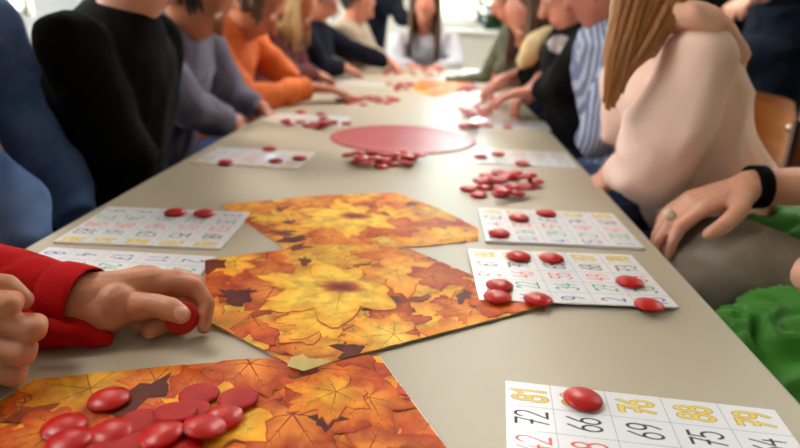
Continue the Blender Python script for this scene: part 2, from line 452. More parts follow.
def card(label, c, ang, rows, ccw, thick=.0016, z=0):
    """c centre on table, ang rotation; rows = [(ink, [5 texts])] from the far edge to the near edge"""
    root = empty('bingo_card', (c.x, c.y, ZT + z), ang, label, 'bingo card', 'laminated bingo cards on the table')
    b = bmesh.new(); box(b, (0, 0, thick / 2), (CW, CH, thick)); obj('card_sheet', b, CARD, root, smooth=False, loc=(0, 0, 0))
    g = bmesh.new(); zz = thick + .00004
    cw = CW * .207; ch = CH * .200; ox = CW * .172; oy = CH * .222
    for i in range(4): box(g, (-CW / 2 + ox + i * cw, 0, zz), (.0004, CH, .00005))
    for i in range(4): box(g, (0, CH / 2 - oy - i * ch, zz), (CW, .0004, .00005))
    obj('printed_grid', g, INK['grid'], root, smooth=False, loc=(0, 0, 0))
    nb = bmesh.new()
    for r, (ink, txts) in enumerate(rows):
        for k, tx in enumerate(txts):
            cx = -CW / 2 + (ox * .52 if k == 0 else ox + (k - .5) * cw); cy = CH / 2 - (oy * .52 if r == 0 else oy + (r - .5) * ch)
            hgt = .0255 if ink != 'yellow' else .026     # digit height runs along the card's long side
            tw_ = len(tx) * .62 - .06; sw = (.0180 if ink == 'yellow' else .0172) / 1.18
            def tf(x, y, z_, cx=cx, cy=cy, tw_=tw_):
                X = (x - tw_ / 2) * sw; Y = (y - .5) * hgt
                return V((cx - Y, cy + X, z_)) if ccw else V((cx + Y, cy - X, z_))
            for j, chh in enumerate(tx):
                for poly in DIG[chh]:
                    jx = rnd.uniform(-.02, .02)
                    pts = [(p[0] + j * .62 + jx, p[1]) for p in poly]
                    if ink == 'yellow':
                        stroke(nb, pts, .21, zz + .00004, INKI.index('outline'), tf); stroke(nb, pts, .165, zz + .00008, INKI.index('yellow'), tf)
                        
                    else: stroke(nb, pts, .097, zz + .00005, INKI.index(ink), tf)
    obj('printed_numbers', nb, [INK[k] for k in INKI], root, smooth=False, loc=(0, 0, 0))
    return root
def card_from(tl, tr, bl=None):
    a = PZ(*tl); b_ = PZ(*tr); d = (b_ - a); ang = math.atan2(d.y, d.x)
    mid = (a + b_) / 2; n = V((sin(ang), -cos(ang), 0)) * CH / 2
    if bl:
        c0 = PZ(*bl); mid = mid * .5 + (c0 + V((cos(ang), sin(ang), 0)) * CW / 2 + V((-sin(ang), cos(ang), 0)) * CH) * .5
    return mid + n, ang
rows_r1 = [('yellow', ['81', '90', '76', '88', '79']), ('black', ['72', '66', '69', '75', '64']), ('red', ['42', '58', '43', '50', '47']), ('green', ['23', '31', '28', '35', '26']), ('blue', ['8', '12', '5', '14', '3'])]
rows_r2 = [('yellow', ['86', '80', '83', '87', '78']), ('black', ['61', '70', '65', '68', '73']), ('red', ['51', '46', '55', '49', '54']), ('green', ['30', '22', '34', '27', '33']), ('blue', ['6', '11', '9', '2', '13'])]
rows_r3 = [('yellow', ['84', '77', '89', '82', '85']), ('black', ['62', '71', '67', '74', '60']), ('red', ['44', '52', '57', '48', '41']), ('green', ['25', '36', '29', '21', '32']), ('blue', ['7', '10', '4', '15', '1'])]
rows_l1 = [('blue', ['9', '7', '1', '6', '3']), ('green', ['27', '24', '31', '22', '35']), ('red', ['56', '59', '45', '51', '53']), ('black', ['83', '61', '63', '75', '68']), ('yellow', ['88', '81', '80', '76', '86'])]
rows_l2 = [('blue', ['8', '4', '17', '11', '2']), ('green', ['21', '33', '24', '26', '22']), ('red', ['40', '57', '42', '54', '49']), ('black', ['60', '71', '66', '73', '62']), ('yellow', ['77', '82', '89', '84', '78'])]
c, a = card_from((507, 382.3), (772, 411.3)); card('sharp white bingo card at the front right with one red chip', c, a, rows_r1, True)
c, a = card_from((467.4, 252.4), (630, 258.4), (479.4, 303.4)); card('white bingo card right of the middle leaf placemat with seven red chips', c, a, rows_r2, True, z=.0032)
c, a = card_from((478.5, 210.5), (613.5, 216.5), (484.5, 242.5)); card('white bingo card with three chips, right of the blurred leaf placemat', c, a, rows_r3, True, thick=.004)
c, a = card_from((111, 207.5), (254.5, 213.2), (49.5, 245)); card('white bingo card left of the placemats with two red chips on its far row', c, a, rows_l1, False, thick=.003)
pl, al = card_from((49, 248), (217, 257.7)); card('bingo card partly hidden behind the red-sleeved hand, blue and green numbers showing', pl, al, rows_l2, False)
for (x, y, lab) in ((522, 158, 'blurred white bingo card on the right just beyond the loose chip heap'),
                    (256, 158, 'blurred white bingo card on the left, level with the heap before the disc'),
                    (308, 120, 'blurred white bingo card on the left beside the far edge of the red disc'),
                    (510, 124, 'blurred white bingo card on the right beyond the red disc'),
                    (360, 84, 'far white bingo card beside the orange-sleeved hand'), (505, 96, 'far white bingo card under the hands of the cream-scarfed person')):
    p = PZ(x, y); card(lab, p, radians(-2), rows_r2 if x > 400 else rows_l1, x > 400)

# ------------------------------------------------------------------ chips
RED = mat('chip_red_glossy', (194, 18, 10), .34, spec=.4, var=.08, scale=40)
REDM = mat('chip_red_matt', (176, 26, 20), .55, spec=.25, var=.10, scale=60)
RC = .0152
def chip_mesh(m, dome=.0024):
    b = bmesh.new(); prof = [(0, 0), (.6, .0002), (.86, .0008), (.97, .0018), (1.0, .0029), (.97, .0040), (.88, .0049), (.7, .0049 + dome * .45), (.45, .0049 + dome * .8), (.2, .0049 + dome * .97), (0, .0049 + dome)]
    n = 40; rings = []
    for r, z in prof[1:-1]: rings.append([V((RC * r * cos(2 * pi * i / n), RC * r * sin(2 * pi * i / n), z)) for i in range(n)])
    loft(b, rings); o = obj('bingo_chip', b, m); return o
P_DOME = chip_mesh(RED, .0028); P_FLAT = chip_mesh(REDM, .0006)
used = {}
def chip(p, label, flat=False, tilt=None, group=None, h=0.0, name='bingo_chip'):
    src = P_FLAT if flat else P_DOME
    if src.name not in used: used[src.name] = 1; o = src
    else: o = src.copy(); COL.objects.link(o)
    o.location = (p.x, p.y, ZT + h)
    o.rotation_euler = (tilt[0], tilt[1], rnd.uniform(0, 6)) if tilt else (0, 0, rnd.uniform(0, 6))
    tag(o, label, 'bingo chip', group or 'red bingo chips'); return o
def PC(x, y, h=.003): return PZ(x, y, h)   # a chip's centre is seen a little above its foot
# front heap on the leaf mat
G0 = 'red chips heaped on the front placemat'; M0 = .0017
front = [(109.5, 400.5, 0, 0, 'glossy red chip lying alone at the top of the front heap'), (64.5, 428.5, 0, 0, 'glossy red chip at the upper left of the front heap'),
 (70, 443, 0, 0, 'red chip cut off by the lower picture edge at the left of the front heap'), (113, 434, 0, 0, 'glossy red chip just right of the heap\'s left pair'),
 (141, 424, 0, 1, 'matt red chip lying lowest in the middle of the front heap'), (162, 436, .006, 0, 'glossy red chip in front of the stacked pair in the front heap'),
 (190, 413, 0, 1, 'matt red chip half hidden under the tilted one in the front heap'), (175, 415, .0062, 1, 'tilted red chip resting on another chip in the middle of the front heap'),
 (199.5, 396.5, .0, 1, 'matt dark red chip at the upper right of the front heap'), (238.5, 400.7, 0, 1, 'flat matt red chip furthest right in the front heap'),
 (223, 419, 0, 0, 'glossy red chip below the flat matt one at the right of the front heap'), (204, 429, .0055, 0, 'domed red chip leaning on its right neighbour in the front heap'),
 (180, 449, 0, 0, 'red chip cut by the picture edge under the middle of the front heap'), (136, 449, 0, 1, 'matt red chip cut by the picture edge left of the middle of the front heap'), (104, 456, 0, 1, 'matt red chip mostly below the picture edge at the front heap')]
for (x, y, h, fl, lab) in front:
    tl = (0, 0) if h == 0 else {162: (.12, -.05), 175: (.16, -.10), 204: (.10, .16)}[x]
    chip(PC(x, y, h + .003), lab, bool(fl), tl, G0, M0 + h)
def on(x, y, lab, h=.0016, tilt=None, flat=False): chip(PC(x, y, h + .003), lab, flat, tilt, 'red chips marking numbers on bingo cards', h)
on(583, 398.5, 'red chip marking a number in the top row of the front right card', .0017)
on(176, 212, 'left one of the two red chips on the left bingo card', .0031); on(204.5, 213, 'right one of the two red chips on the left bingo card', .0031)
for (x, y, w) in ((518.5, 256, 'far-row left red chip'), (551.5, 257.5, 'far-row right red chip'), (499.5, 285, 'upper red chip of the pair at the near left corner'), (497.5, 296.5, 'lower red chip of the pair at the near left corner'), (538, 299, 'red chip in the near row beside the corner pair'), (629.5, 281.5, 'red chip near the right side'), (649, 304.5, 'red chip at the near right corner')):
    on(x, y, w + ', card by middle placemat', .0049)
for (x, y, w) in ((519, 217.5, 'left red chip in the far row'), (546, 212.5, 'right red chip in the far row'), (499, 233, 'larger-looking red chip in the near left corner')):
    on(x, y, w + ' of the three-chip card on the right', .0041)
for (x, y, w) in ((480.5, 156, 'left blurred red chip'), (497.5, 153.5, 'middle blurred red chip'), (522.5, 163, 'right nearest blurred red chip')): on(x, y, w + ' on the card beyond the loose chip heap')
for (x, y, w) in ((226, 162, 'leftmost red chip'), (269.5, 149, 'farthest red chip'), (276, 160.5, 'middle near red chip'), (300, 158, 'rightmost red chip')): on(x, y, w + ' on the blurred left card level with the disc')
def heap(n, x0, x1, y0, y1, label, seed, flat=.3, lift=.0045):
    rr = random.Random(seed); placed = []
    for i in range(n):
        for tr in range(60):
            x = rr.uniform(x0, x1); y = rr.uniform(y0, y1)
            if ((x - (x0 + x1) / 2) / (x1 - x0) * 2) ** 2 + ((y - (y0 + y1) / 2) / (y1 - y0) * 2) ** 2 > 1: continue
            p = PC(x, y)
            nb = [q for q in placed if (q[0] - p).length < RC * 2.0]
            if len([q for q in nb if (q[0] - p).length < RC * 1.15]) == 0 or tr > 50: break
        lv = 0 if not nb else max(q[1] for q in nb) + 1
        lv = min(lv, 2); placed.append((p, lv))
        chip(p, label, rr.random() < flat, (rr.uniform(-.12, .12), rr.uniform(-.12, .12)) if lv else None, label.replace('red chip', 'red chips'), lv * .0062)
heap(24, 467, 538, 174, 198, 'red chip in the loose heap on the right beyond the three-chip card', 3)
heap(24, 348, 420, 154, 167, 'blurred red chip in the heap just in front of the red disc', 5)
heap(12, 459, 491, 109, 117, 'blurred red chip in the far right heap beyond the disc', 6)
heap(9, 460, 492, 123, 130, 'blurred red chip in the thin heap right of the disc', 8); chip(PC(508, 127), 'blurred red chip alone right of the thin heap by the disc')
heap(13, 282, 352, 120, 128, 'blurred red chip in the row at the disc\'s far left', 9); chip(PC(301, 112), 'blurred red chip alone, far left of the disc, left of its pair'); chip(PC(321, 114), 'blurred red chip alone, far left of the disc, right of its pair')
heap(24, 336, 398, 96, 105, 'blurred red chip in the heap in front of the orange-sleeved hand', 10)
heap(12, 374, 424, 83, 90, 'far blurred red chip between the far leaf mat and the orange sleeve', 11)
heap(10, 458, 482, 86, 92, 'far blurred red chip right of the far leaf mat', 12)
heap(22, 375, 455, 69, 76, 'farthest red chip in front of the child at the table end', 13)
heap(5, 478, 500, 100, 104, 'far blurred red chip by the hands on the right', 14)
# red disc
b = bmesh.new(); ca, cb = PZ(331, 139), PZ(477, 141); cc = PZ(403, 138.5); rr_ = (cb - ca).length / 2; n = 64; rings = []
for r, z in ((1.0, 0), (1.005, .0012), (.99, .0024), (.93, .0026), (.90, .0018), (.5, .0018)): rings.append([V((rr_ * r * cos(2 * pi * i / n), rr_ * r * sin(2 * pi * i / n), z)) for i in range(n)])
loft(b, rings); o = obj('round_placemat', b, mat('disc_red', (176, 34, 38), .4, var=.05, scale=12)); o.location = (cc.x, cc.y, ZT)
tag(o, 'large round dark red disc lying in the middle of the table', 'placemat')

# ------------------------------------------------------------------ leaf placemats
HALF = [(0, 1.0), (4, .88), (9, .84), (13, .88), (16, .74), (22, .66), (28, .58), (34, .70), (38, .80), (41, .77), (46, .88), (51, .98), (55, .86), (60, .84), (64, .72), (71, .60), (79, .52), (87, .62), (94, .68), (103, .80), (108, .68), (115, .60), (126, .48), (138, .54), (150, .50), (163, .38), (175, .20)]
LEAF = HALF + [(-a, r) for a, r in reversed(HALF[1:])]
def clip(poly, hull):
    """poly: [(x,y,col)], hull ccw [(x,y)]"""
    out = poly
    for i in range(len(hull)):
        a = hull[i]; b_ = hull[(i + 1) % len(hull)]; inp = out; out = []
        if not inp: return []
        def sd(p): return (b_[0] - a[0]) * (p[1] - a[1]) - (b_[1] - a[1]) * (p[0] - a[0])
        for k in range(len(inp)):
            p = inp[k]; q = inp[(k + 1) % len(inp)]; sp, sq = sd(p), sd(q)
            if sp >= 0: out.append(p)
            if (sp >= 0) != (sq >= 0):
                t = sp / (sp - sq); out.append((p[0] + (q[0] - p[0]) * t, p[1] + (q[1] - p[1]) * t, tuple(p[2][j] + (q[2][j] - p[2][j]) * t for j in range(3))))
    return out
PAL = [((255, 214, 74), (248, 168, 40)), ((252, 194, 56), (238, 132, 28)), ((248, 164, 44), (222, 100, 24)), ((238, 136, 38), (204, 72, 22)), ((250, 180, 62), (230, 112, 32)), ((255, 218, 96), (246, 158, 40)), ((242, 150, 56), (186, 62, 24)), ((252, 200, 70), (244, 150, 44)), ((255, 208, 66), (250, 176, 52))]
def leafmat(label, hull, seed, blotch=None, leafr=.045, step=.027, zoff=0.0, sheet_grow=.0002, name='leaf_placemat', base=(120, 52, 26), pal_=None):
    hull = [(p.x, p.y) for p in hull]
    ar = sum(hull[i][0] * hull[(i + 1) % len(hull)][1] - hull[(i + 1) % len(hull)][0] * hull[i][1] for i in range(len(hull)))
    if ar < 0: hull = hull[::-1]
    cx = sum(p[0] for p in hull) / len(hull); cy = sum(p[1] for p in hull) / len(hull)
    hull = [(x - cx, y - cy) for x, y in hull]
    rr = random.Random(seed); root = empty(name, (cx, cy, ZT + zoff), 0, label, 'placemat', 'placemats printed with autumn leaves')
    b = bmesh.new(); g = lambda p, z: V((p[0] * (1 + sheet_grow / .12), p[1] * (1 + sheet_grow / .12), z))
    loft(b, [[g(p, .0) for p in hull], [g(p, .0004) for p in hull]]); obj('paper_sheet', b, mat('paper_white', (240, 232, 214), .6), root, smooth=False, loc=(0, 0, 0))
    pb = bmesh.new(); cl = pb.loops.layers.float_color.new('Col'); z = .00045
    def tri(pts, zz):
        out = clip(pts, hull)
        if len(out) < 3: return
        try: f = pb.faces.new([pb.verts.new((p[0], p[1], zz)) for p in out])
        except ValueError: return
        for lp, p in zip(f.loops, out): lp[cl] = (*p[2], 1)
    bc = lin(base); f = pb.faces.new([pb.verts.new((p[0], p[1], z)) for p in hull])
    for lp in f.loops: lp[cl] = (*bc, 1)
    xs = [p[0] for p in hull]; ys = [p[1] for p in hull]
    items = []
    x = min(xs)
    while x < max(xs) + step:
        y = min(ys)
        while y < max(ys) + step:
            items.append((x + rr.uniform(-.6, .6) * step, y + rr.uniform(-.6, .6) * step, leafr * rr.uniform(.75, 1.3), rr.uniform(0, 2 * pi), rr.choice(pal_ or PAL))); y += step
        x += step
    rr.shuffle(items)
    for i in range(26): items.insert(int(len(items) * rr.uniform(.55, 1)), (rr.uniform(min(xs), max(xs)), rr.uniform(min(ys), max(ys)), rr.uniform(.007, .016), rr.uniform(0, 6.28), 'D'))
    if blotch: items.append((blotch[0] - cx, blotch[1] - cy, leafr * 1.65, 2.3, 'B')); items.append((blotch[0] - cx, blotch[1] - cy, .030, .1, 'E'))
    for (x, y, R, rot, pal) in items:
        if pal == 'E':
            nn = 28; z += 4e-6; q = [1 + rr.uniform(-.14, .14) for _ in range(nn)]; st = [(0, lin((110, 36, 20))), (.3, lin((140, 52, 24))), (.6, lin((200, 96, 34))), (1, lin((252, 204, 78)))]
            el = lambda k, t: (x + cos(6.283 * k / nn) * R * t * q[k % nn], y + sin(6.283 * k / nn) * R * .62 * t * q[k % nn])
            for k in range(nn):
                for (t0, k0), (t1, k1) in zip(st, st[1:]):
                    if t0 == 0: tri([(x, y, k0), el(k, t1) + (k1,), el(k + 1, t1) + (k1,)], z)
                    else: tri([el(k, t0) + (k0,), el(k, t1) + (k1,), el(k + 1, t1) + (k1,), el(k + 1, t0) + (k0,)], z)
            continue
        if pal == 'D':
            dk = lin(rr.choice(((96, 36, 22), (124, 50, 26), (140, 62, 30)))); nn = 14; z += 3e-6; st = rr.uniform(1.3, 2.2)
            ring = []
            for k in range(nn):
                q = rr.uniform(.35, 1.3); ux = cos(6.283 * k / nn) * R * st * q; uy = sin(6.283 * k / nn) * R * q
                ring.append((x + cos(rot) * ux - sin(rot) * uy, y + sin(rot) * ux + cos(rot) * uy, dk))
            for k in range(nn): tri([(x, y, dk), ring[k], ring[(k + 1) % nn]], z)
            continue
        if pal == 'B': stops = [(0, lin((250, 190, 66))), (.3, lin((253, 208, 80))), (.6, lin((254, 212, 78))), (1, lin((250, 180, 50)))]
        else:
            k = rr.uniform(.8, 1.1); c0, c1 = [tuple(min(1, v * k) for v in lin(q)) for q in pal]; mid = tuple((a_ * .6 + b_ * .4) for a_, b_ in zip(c0, c1))
            stops = [(0, c0), (.45, mid), (1, c1)]
        asp = rr.uniform(.8, 1.0) if pal != 'B' else 1
        def pt(a_, r_, sc=1, dx=0, dy=0):
            px = sin(a_) * r_ * R * sc * asp; py = cos(a_) * r_ * R * sc
            return (x + dx + px * cos(rot) - py * sin(rot), y + dy + px * sin(rot) + py * cos(rot))
        n = len(LEAF); jit = [1 + rr.uniform(-.07, .07) for _ in LEAF]
        L = [(radians(LEAF[i][0]), LEAF[i][1] * jit[i]) for i in range(n)]
        oc = lin(rr.choice(((150, 58, 20), (176, 84, 24), (190, 96, 28)))); z += .000002
        for i in range(n):
            a1, r1 = L[i]; a2, r2 = L[(i + 1) % n]
            tri([pt(0, 0, 1, .001, -.0012) + (oc,), pt(a2, r2, 1.025, .0007, -.0008) + (oc,), pt(a1, r1, 1.025, .0007, -.0008) + (oc,)], z)
        z += .000002
        for i in range(n):
            a1, r1 = L[i]; a2, r2 = L[(i + 1) % n]
            for (t0, k0), (t1, k1) in zip(stops, stops[1:]):
                if t0 == 0: tri([pt(0, 0) + (k0,), pt(a2, r2 * t1) + (k1,), pt(a1, r1 * t1) + (k1,)], z)
                else: tri([pt(a1, r1 * t0) + (k0,), pt(a2, r2 * t0) + (k0,), pt(a2, r2 * t1) + (k1,), pt(a1, r1 * t1) + (k1,)], z)
        z += .000002; vc = tuple(v * .72 for v in stops[-1][1])
        vk = [0]
        def vein(a0, r0, a1, r1, w):
            p, q = pt(a0, r0), pt(a1, r1); d = V((q[0] - p[0], q[1] - p[1])); 
            if d.length < 1e-6: return
            m_ = V((-d.y, d.x)).normalized() * w
            tri([(p[0] - m_.x, p[1] - m_.y, vc), (p[0] + m_.x, p[1] + m_.y, vc), (q[0], q[1], vc)], z + vk[0] * 2e-7); vk[0] += 1
        for a_, r_ in ((0, .95), (51, .9), (-51, .9), (103, .62), (-103, .62)):
            a_ = radians(a_); vein(0, 0, a_, r_, .0007)
            for t in (.35, .55, .72):
                for sg in (-1, 1): vein(a_, r_ * t, a_ + sg * .30 * (1 - t * .5), r_ * (t + .2), .0003)
        vein(0, 0, pi, .7, .0006); z += .000007
    pb.normal_update()
    for f in pb.faces:
        if f.normal.z < 0: f.normal_flip()
    obj('leaf_print', pb, PRINT, root, smooth=False, loc=(0, 0, 0))
    return root, z
A1, A0, A2 = PZ(378, 356.5), PZ(34, 381), PZ(445, 448)
e = (A2 - A1); A2x = A1 + e * 1.9; A3x = A0 + e * 1.9
leafmat('sharp autumn leaf placemat at the front under the red chip heap', [A0, PZ(108, 373.5), PZ(240, 361), A1, A2x, A3x, PZ(-8, 408)], 26, None, .058, .035, zoff=0, sheet_grow=.0009, pal_=[PAL[1], PAL[2], PAL[2], PAL[3], PAL[3], PAL[4], PAL[6], PAL[6], PAL[0]])
_, zB = leafmat('autumn leaf placemat in the middle of the picture, its corner lying over the front one', [PZ(*p, .0014) for p in ((205, 262), (316, 246), (375, 246), (412, 251), (468, 275), (538, 309), (302, 371), (206, 322))], 33, (PZ(342, 290).x, PZ(342, 290).y), .060, .037, zoff=.0017)
leafmat('blurred autumn leaf placemat behind the middle one', [PZ(*p) for p in ((221, 206), (249, 203), (322, 196.5), (396, 193.5), (440, 210), (479, 229), (478, 241), (424, 247), (290, 252), (250, 226))], 47, (PZ(354, 217).x, PZ(354, 217).y), .060, .037, zoff=0, base=(150, 70, 30))
leafmat('far small orange leaf placemat beyond the red disc', [PZ(*p) for p in ((418, 81), (474, 80), (462, 91), (438, 98), (412, 90))], 51, None, .05, .035, zoff=0, base=(190, 110, 40))
# curled cream scrap of cut paper at the corner of the middle mat
b = bmesh.new(); pts = [(287, 366), (291, 357), (303, 354), (309, 358), (322, 359), (333, 361), (320, 366), (304, 371)]
hs = [0, .002, .0045, .0035, .003, .0025, .001, .0003]; vs = [b.verts.new(PZ(x, y, .0045 + h)) for (x, y), h in zip(pts, hs)]
b.faces.new(vs); bmesh.ops.solidify(b, geom=b.faces[:], thickness=.0005)
o = tag(obj('paper_scrap', b, mat('paper_cream', (255, 238, 160), .5, var=.06, scale=60), smooth=False), 'curled cream leaf-shaped paper scrap at the near corner of the middle placemat', 'paper scrap')

# ------------------------------------------------------------------ foreground child in red
REDW = mat('red_sweater', (186, 8, 10), .9, var=.10, scale=60, bump=.5, bscale=420, spec=.2)
JEANS = mat('denim', (44, 62, 104), .8, var=.12, scale=60)
def redchild():
    root = empty('person', (-.86, .42, 0), 0, 'person in a red sweater at the near left, one hand gripping a red chip', 'person'); root['world_parts'] = 1
    s = .84; N = V((-.80, .42, .99)); hip = V((-.86, .42, .56)); head = V((-.76, .42, 1.135)); look = V((1, .1, -.4)); up = (N - hip).normalized(); l = V((0, 1, 0)); f = V((1, 0, 0)); u = V((0, 0, 1))
    W = PZ(86, 302, .030); EL = V((-.63, .535, ZT + .045)); SL = N + V((0, .135, -.05))
    WR = PZ(-62, 352, .040); ER = V((-.64, .34, ZT + .05)); SR = N + V((0, -.135, -.05))
    body = bmesh.new(); n = 22; rings = []
    for t, a_, b_ in [(-.09, .1, .08), (0, .13, .085), (.45, .115, .08), (.75, .13, .08), (.9, .11, .065), (1.0, .05, .045)]:
        c_ = hip + (N - hip) * t; rings.append([c_ + l * cos(2 * pi * k / n) * a_ + f * sin(2 * pi * k / n) * b_ for k in range(n)])
    loft(body, rings); chain(body, [N - up * .03, N.lerp(head, .6)], [.043, .038]); hl, hf, hu = head_shape(body, head, look, s)
    for S, E_, w in ((SL, EL, W), (SR, ER, WR)): chain(body, [S, E_, E_.lerp(w, .7)], [.034, .028, .024])
    legs = [(hip + l * .07 * k, hip + l * .08 * k + f * .34 - u * .05, V((-.50, .42 + .08 * k, .12))) for k in (1, -1)]
    for h, k, a_ in legs: chain(body, [h, k, a_], [.06, .045, .03]); cap(body, a_ - u * .05, a_ - u * .06 + f * .1, .03, .024)
    B = blobmesh(body, .009, 3)
    # --- left hand closing on a chip
    h = bmesh.new(); P = lambda x, y, z: PZ(x, y, z)
    dW = (W - EL).normalized()
    chain(h, [W - dW * .09, W - dW * .02, W], [.0265, .0260, .0250], 18)
    imcp, mmcp, rmcp, pmcp = P(146, 288, .037), P(152, 283, .041), P(150, 279, .039), P(142, 277, .036)
    chain(h, [W + V((0, -.004, .002)), imcp], [.0225, .0150]); chain(h, [W + V((0, .006, .003)), mmcp], [.0225, .0145])
    chain(h, [W + V((0, .014, 0)), rmcp], [.020, .0140]); chain(h, [W + V((0, .018, -.004)), pmcp], [.017, .0125])
    cap(h, P(112, 300, .033), P(140, 292, .035), .016, .0125)
    cap(h, W + V((.03, -.002, .0)), imcp + V((-.004, .008, -.009)), .021, .013)
    # index: out, then down in front of the chip's edge
    chain(h, [imcp, P(172, 283.5, .041), P(195.5, 287.5, .037), P(207, 304, .024), P(204, 327, .0078)], [.0135, .0105, .0090, .0076, .0064], 16)
    chain(h, [mmcp, P(178, 280, .042), P(196, 283, .036), P(198, 300, .018), P(176, 318, .010)], [.0130, .0105, .0088, .0078, .0068], 16)
    chain(h, [rmcp, P(176, 284, .034), P(183, 303, .022), P(172, 322, .0095), P(150, 331, .0085)], [.0125, .0105, .0092, .0084, .0076], 16)
    chain(h, [pmcp, P(160, 290, .026), P(164, 306, .014), P(150, 326, .0085), P(136, 325, .0085)], [.0115, .0095, .0085, .0078, .0068], 16)
    # thumb on the camera side
    chain(h, [W + V((-.006, -.006, -.004)), P(104, 313, .024), P(130, 307, .029), P(156, 305.5, .034), P(171, 309.5, .034), P(181, 314.5, .032)], [.021, .0195, .0140, .0108, .0106, .0084], 18)
    H1 = blobmesh(h, .00135, 5, .5)
    nailc = P(181, 313, .032) + (CAM - P(181, 313, .032)).normalized() * .0082
    paint(H1, [(nailc, .0062, 4)])
    join_bm(B, H1)
    # --- right fist, knuckles towards the table centre
    h = bmesh.new(); 
    pips = [P(9, 306, .066), P(33, 330, .049), P(23, 354, .033), P(14, 376, .0150)]
    rads = [.0092, .0098, .0094, .0088]
    mcs = [p + V((-.038, .000 + .002 * i, .004)) for i, p in enumerate(pips)]
    mcs[1] = pips[1] + V((-.046, .004, .006))
    dR = (WR - ER).normalized(); chain(h, [WR - dR * .08, WR], [.024, .024], 18)
    for i in range(4):
        chain(h, [WR + V((0, .002, .012 - .007 * i)), mcs[i]], [.017, .0125]); m_ = mcs[i].lerp(pips[i], .5)
        chain(h, [mcs[i], m_, pips[i]], [.0118, rads[i] * .95, rads[i]], 16)
        d1 = pips[i] + V((-.010, .018, -.005)); chain(h, [pips[i], d1, d1 + V((-.020, .001, 0))], [rads[i], rads[i] * .9, rads[i] * .75], 16)
    chain(h, [WR + V((.0, .020, .01)), mcs[0] + V((-.012, .030, -.004)), mcs[0] + V((.010, .036, -.006)), pips[0] + V((-.014, .034, -.012))], [.016, .0125, .0105, .0085], 16)
    join_bm(B, blobmesh(h, .0015, 4, .5))
    paint(B, [(head + hl * k * .031 * s + hu * .006 * s + hf * .089 * s, .011 * s, 1) for k in (-1, 1)])
    obj('body', B, [SKINS['child'], EYEW, IRIS, LIP, NAIL], root)
    # --- sweater with hollow ribbed cuffs
    t = bmesh.new(); rings = []
    for q, a_, b_ in [(-.06, .15, .11), (.2, .14, .105), (.45, .135, .10), (.75, .15, .10), (.9, .13, .085), (1.0, .07, .06)]:
        c_ = hip + (N - hip) * q; rings.append([c_ + l * cos(2 * pi * k / n) * a_ + f * sin(2 * pi * k / n) * b_ for k in range(n)])
    loft(t, rings)
    CF = W + dW * .002
    a0 = CF - dW * .135; a1 = CF - dW * .075
    chain(t, [SL, EL + V((-.02, 0, .004)), EL + V((.04, 0, .0))], [.055, .047, .045], 18)
    chain(t, [EL, a0, a1, CF - dW * .03], [.045, .039, .037, .0315], 22, flat_end=True)
    ell(t, P(48, 330, .014), (.044, .022, .018)); ell(t, P(86, 339, .007), (.025, .014, .008)); ell(t, P(30, 291, .036), (.032, .03, .031))
    CR = WR - dR * .02
    chain(t, [SR, ER, CR], [.055, .045, .036], 18, flat_end=True)
    for v in t.verts: v.co.z = v.co.z
    sw = blobmesh(t, .0042, 3, disp=folds(.0045, 17, 4, (1, 1.4, 1.4)))
    for v in sw.verts:
        if XL < v.co.x and v.co.z < ZT + .0012 and v.co.z > ZT - .05: v.co.z = ZT + .0012
    obj('sweater', sw, REDW, root)
    for (C_, d_, r_) in ((CF, dW, .0325), (CR, dR, .034)):
        cb_ = bmesh.new(); x_, y_ = frame(d_); m = 60; rings = []
        for (ax_, rr2) in ((-.034, .95), (-.028, 1.02), (-.016, 1.03), (-.004, 1.0), (.001, .985), (.002, .95), (-.001, .92), (-.012, .90), (-.03, .88)):
            rings.append([C_ + d_ * ax_ + (x_ * cos(2 * pi * k / m) + y_ * sin(2 * pi * k / m)) * (r_ * rr2 + (.0006 if k % 2 else 0)) for k in range(m)])
        loft(cb_, rings + [rings[0]], cap=False)
        for v in cb_.verts:
            if v.co.z < ZT + .001: v.co.z = ZT + .001
        obj('cuff', cb_, REDW, root)
    q = bmesh.new(); ell(q, hip, (.13, .14, .09))
    for h_, k, a_ in legs: chain(q, [h_, k, k.lerp(a_, .9)], [.075, .058, .045], flat_end=True)
    obj('trousers', blobmesh(q, .009, 3, disp=folds(.005, 11, 2)), JEANS, root)
    for h_, k, a_ in legs:
        z_ = bmesh.new(); ell(z_, V((a_.x + .03, a_.y, .045)), (.105, .038, .045)); obj('shoe', blobmesh(z_, .01, 2), mat('shoe_dark', (38, 36, 40), .6), root)
    hb = bmesh.new(); ell(hb, head + hu * .026 - hf * .018, (.071, .078, .083), (hl, hf, hu)); obj('hair', hb, mat('hair_brown', (84, 54, 34), .5, var=.3, scale=80), root)
    # the chip in the grip
    c3 = P(180.5, 317, .018); g = P_DOME.copy(); COL.objects.link(g); g.location = c3 + V((0.0, .005, 0))
    g.rotation_mode = 'QUATERNION'; nrm = (CAM - c3).normalized(); nrm = (nrm + V((.25, 0, -.15))).normalized(); g.rotation_quaternion = nrm.to_track_quat('Z', 'Y')
    g.location = c3 + nrm * .003
    tag(g, 'dark red chip gripped between thumb and fingers of the red-sleeved hand', 'bingo chip', 'red bingo chips')
redchild()

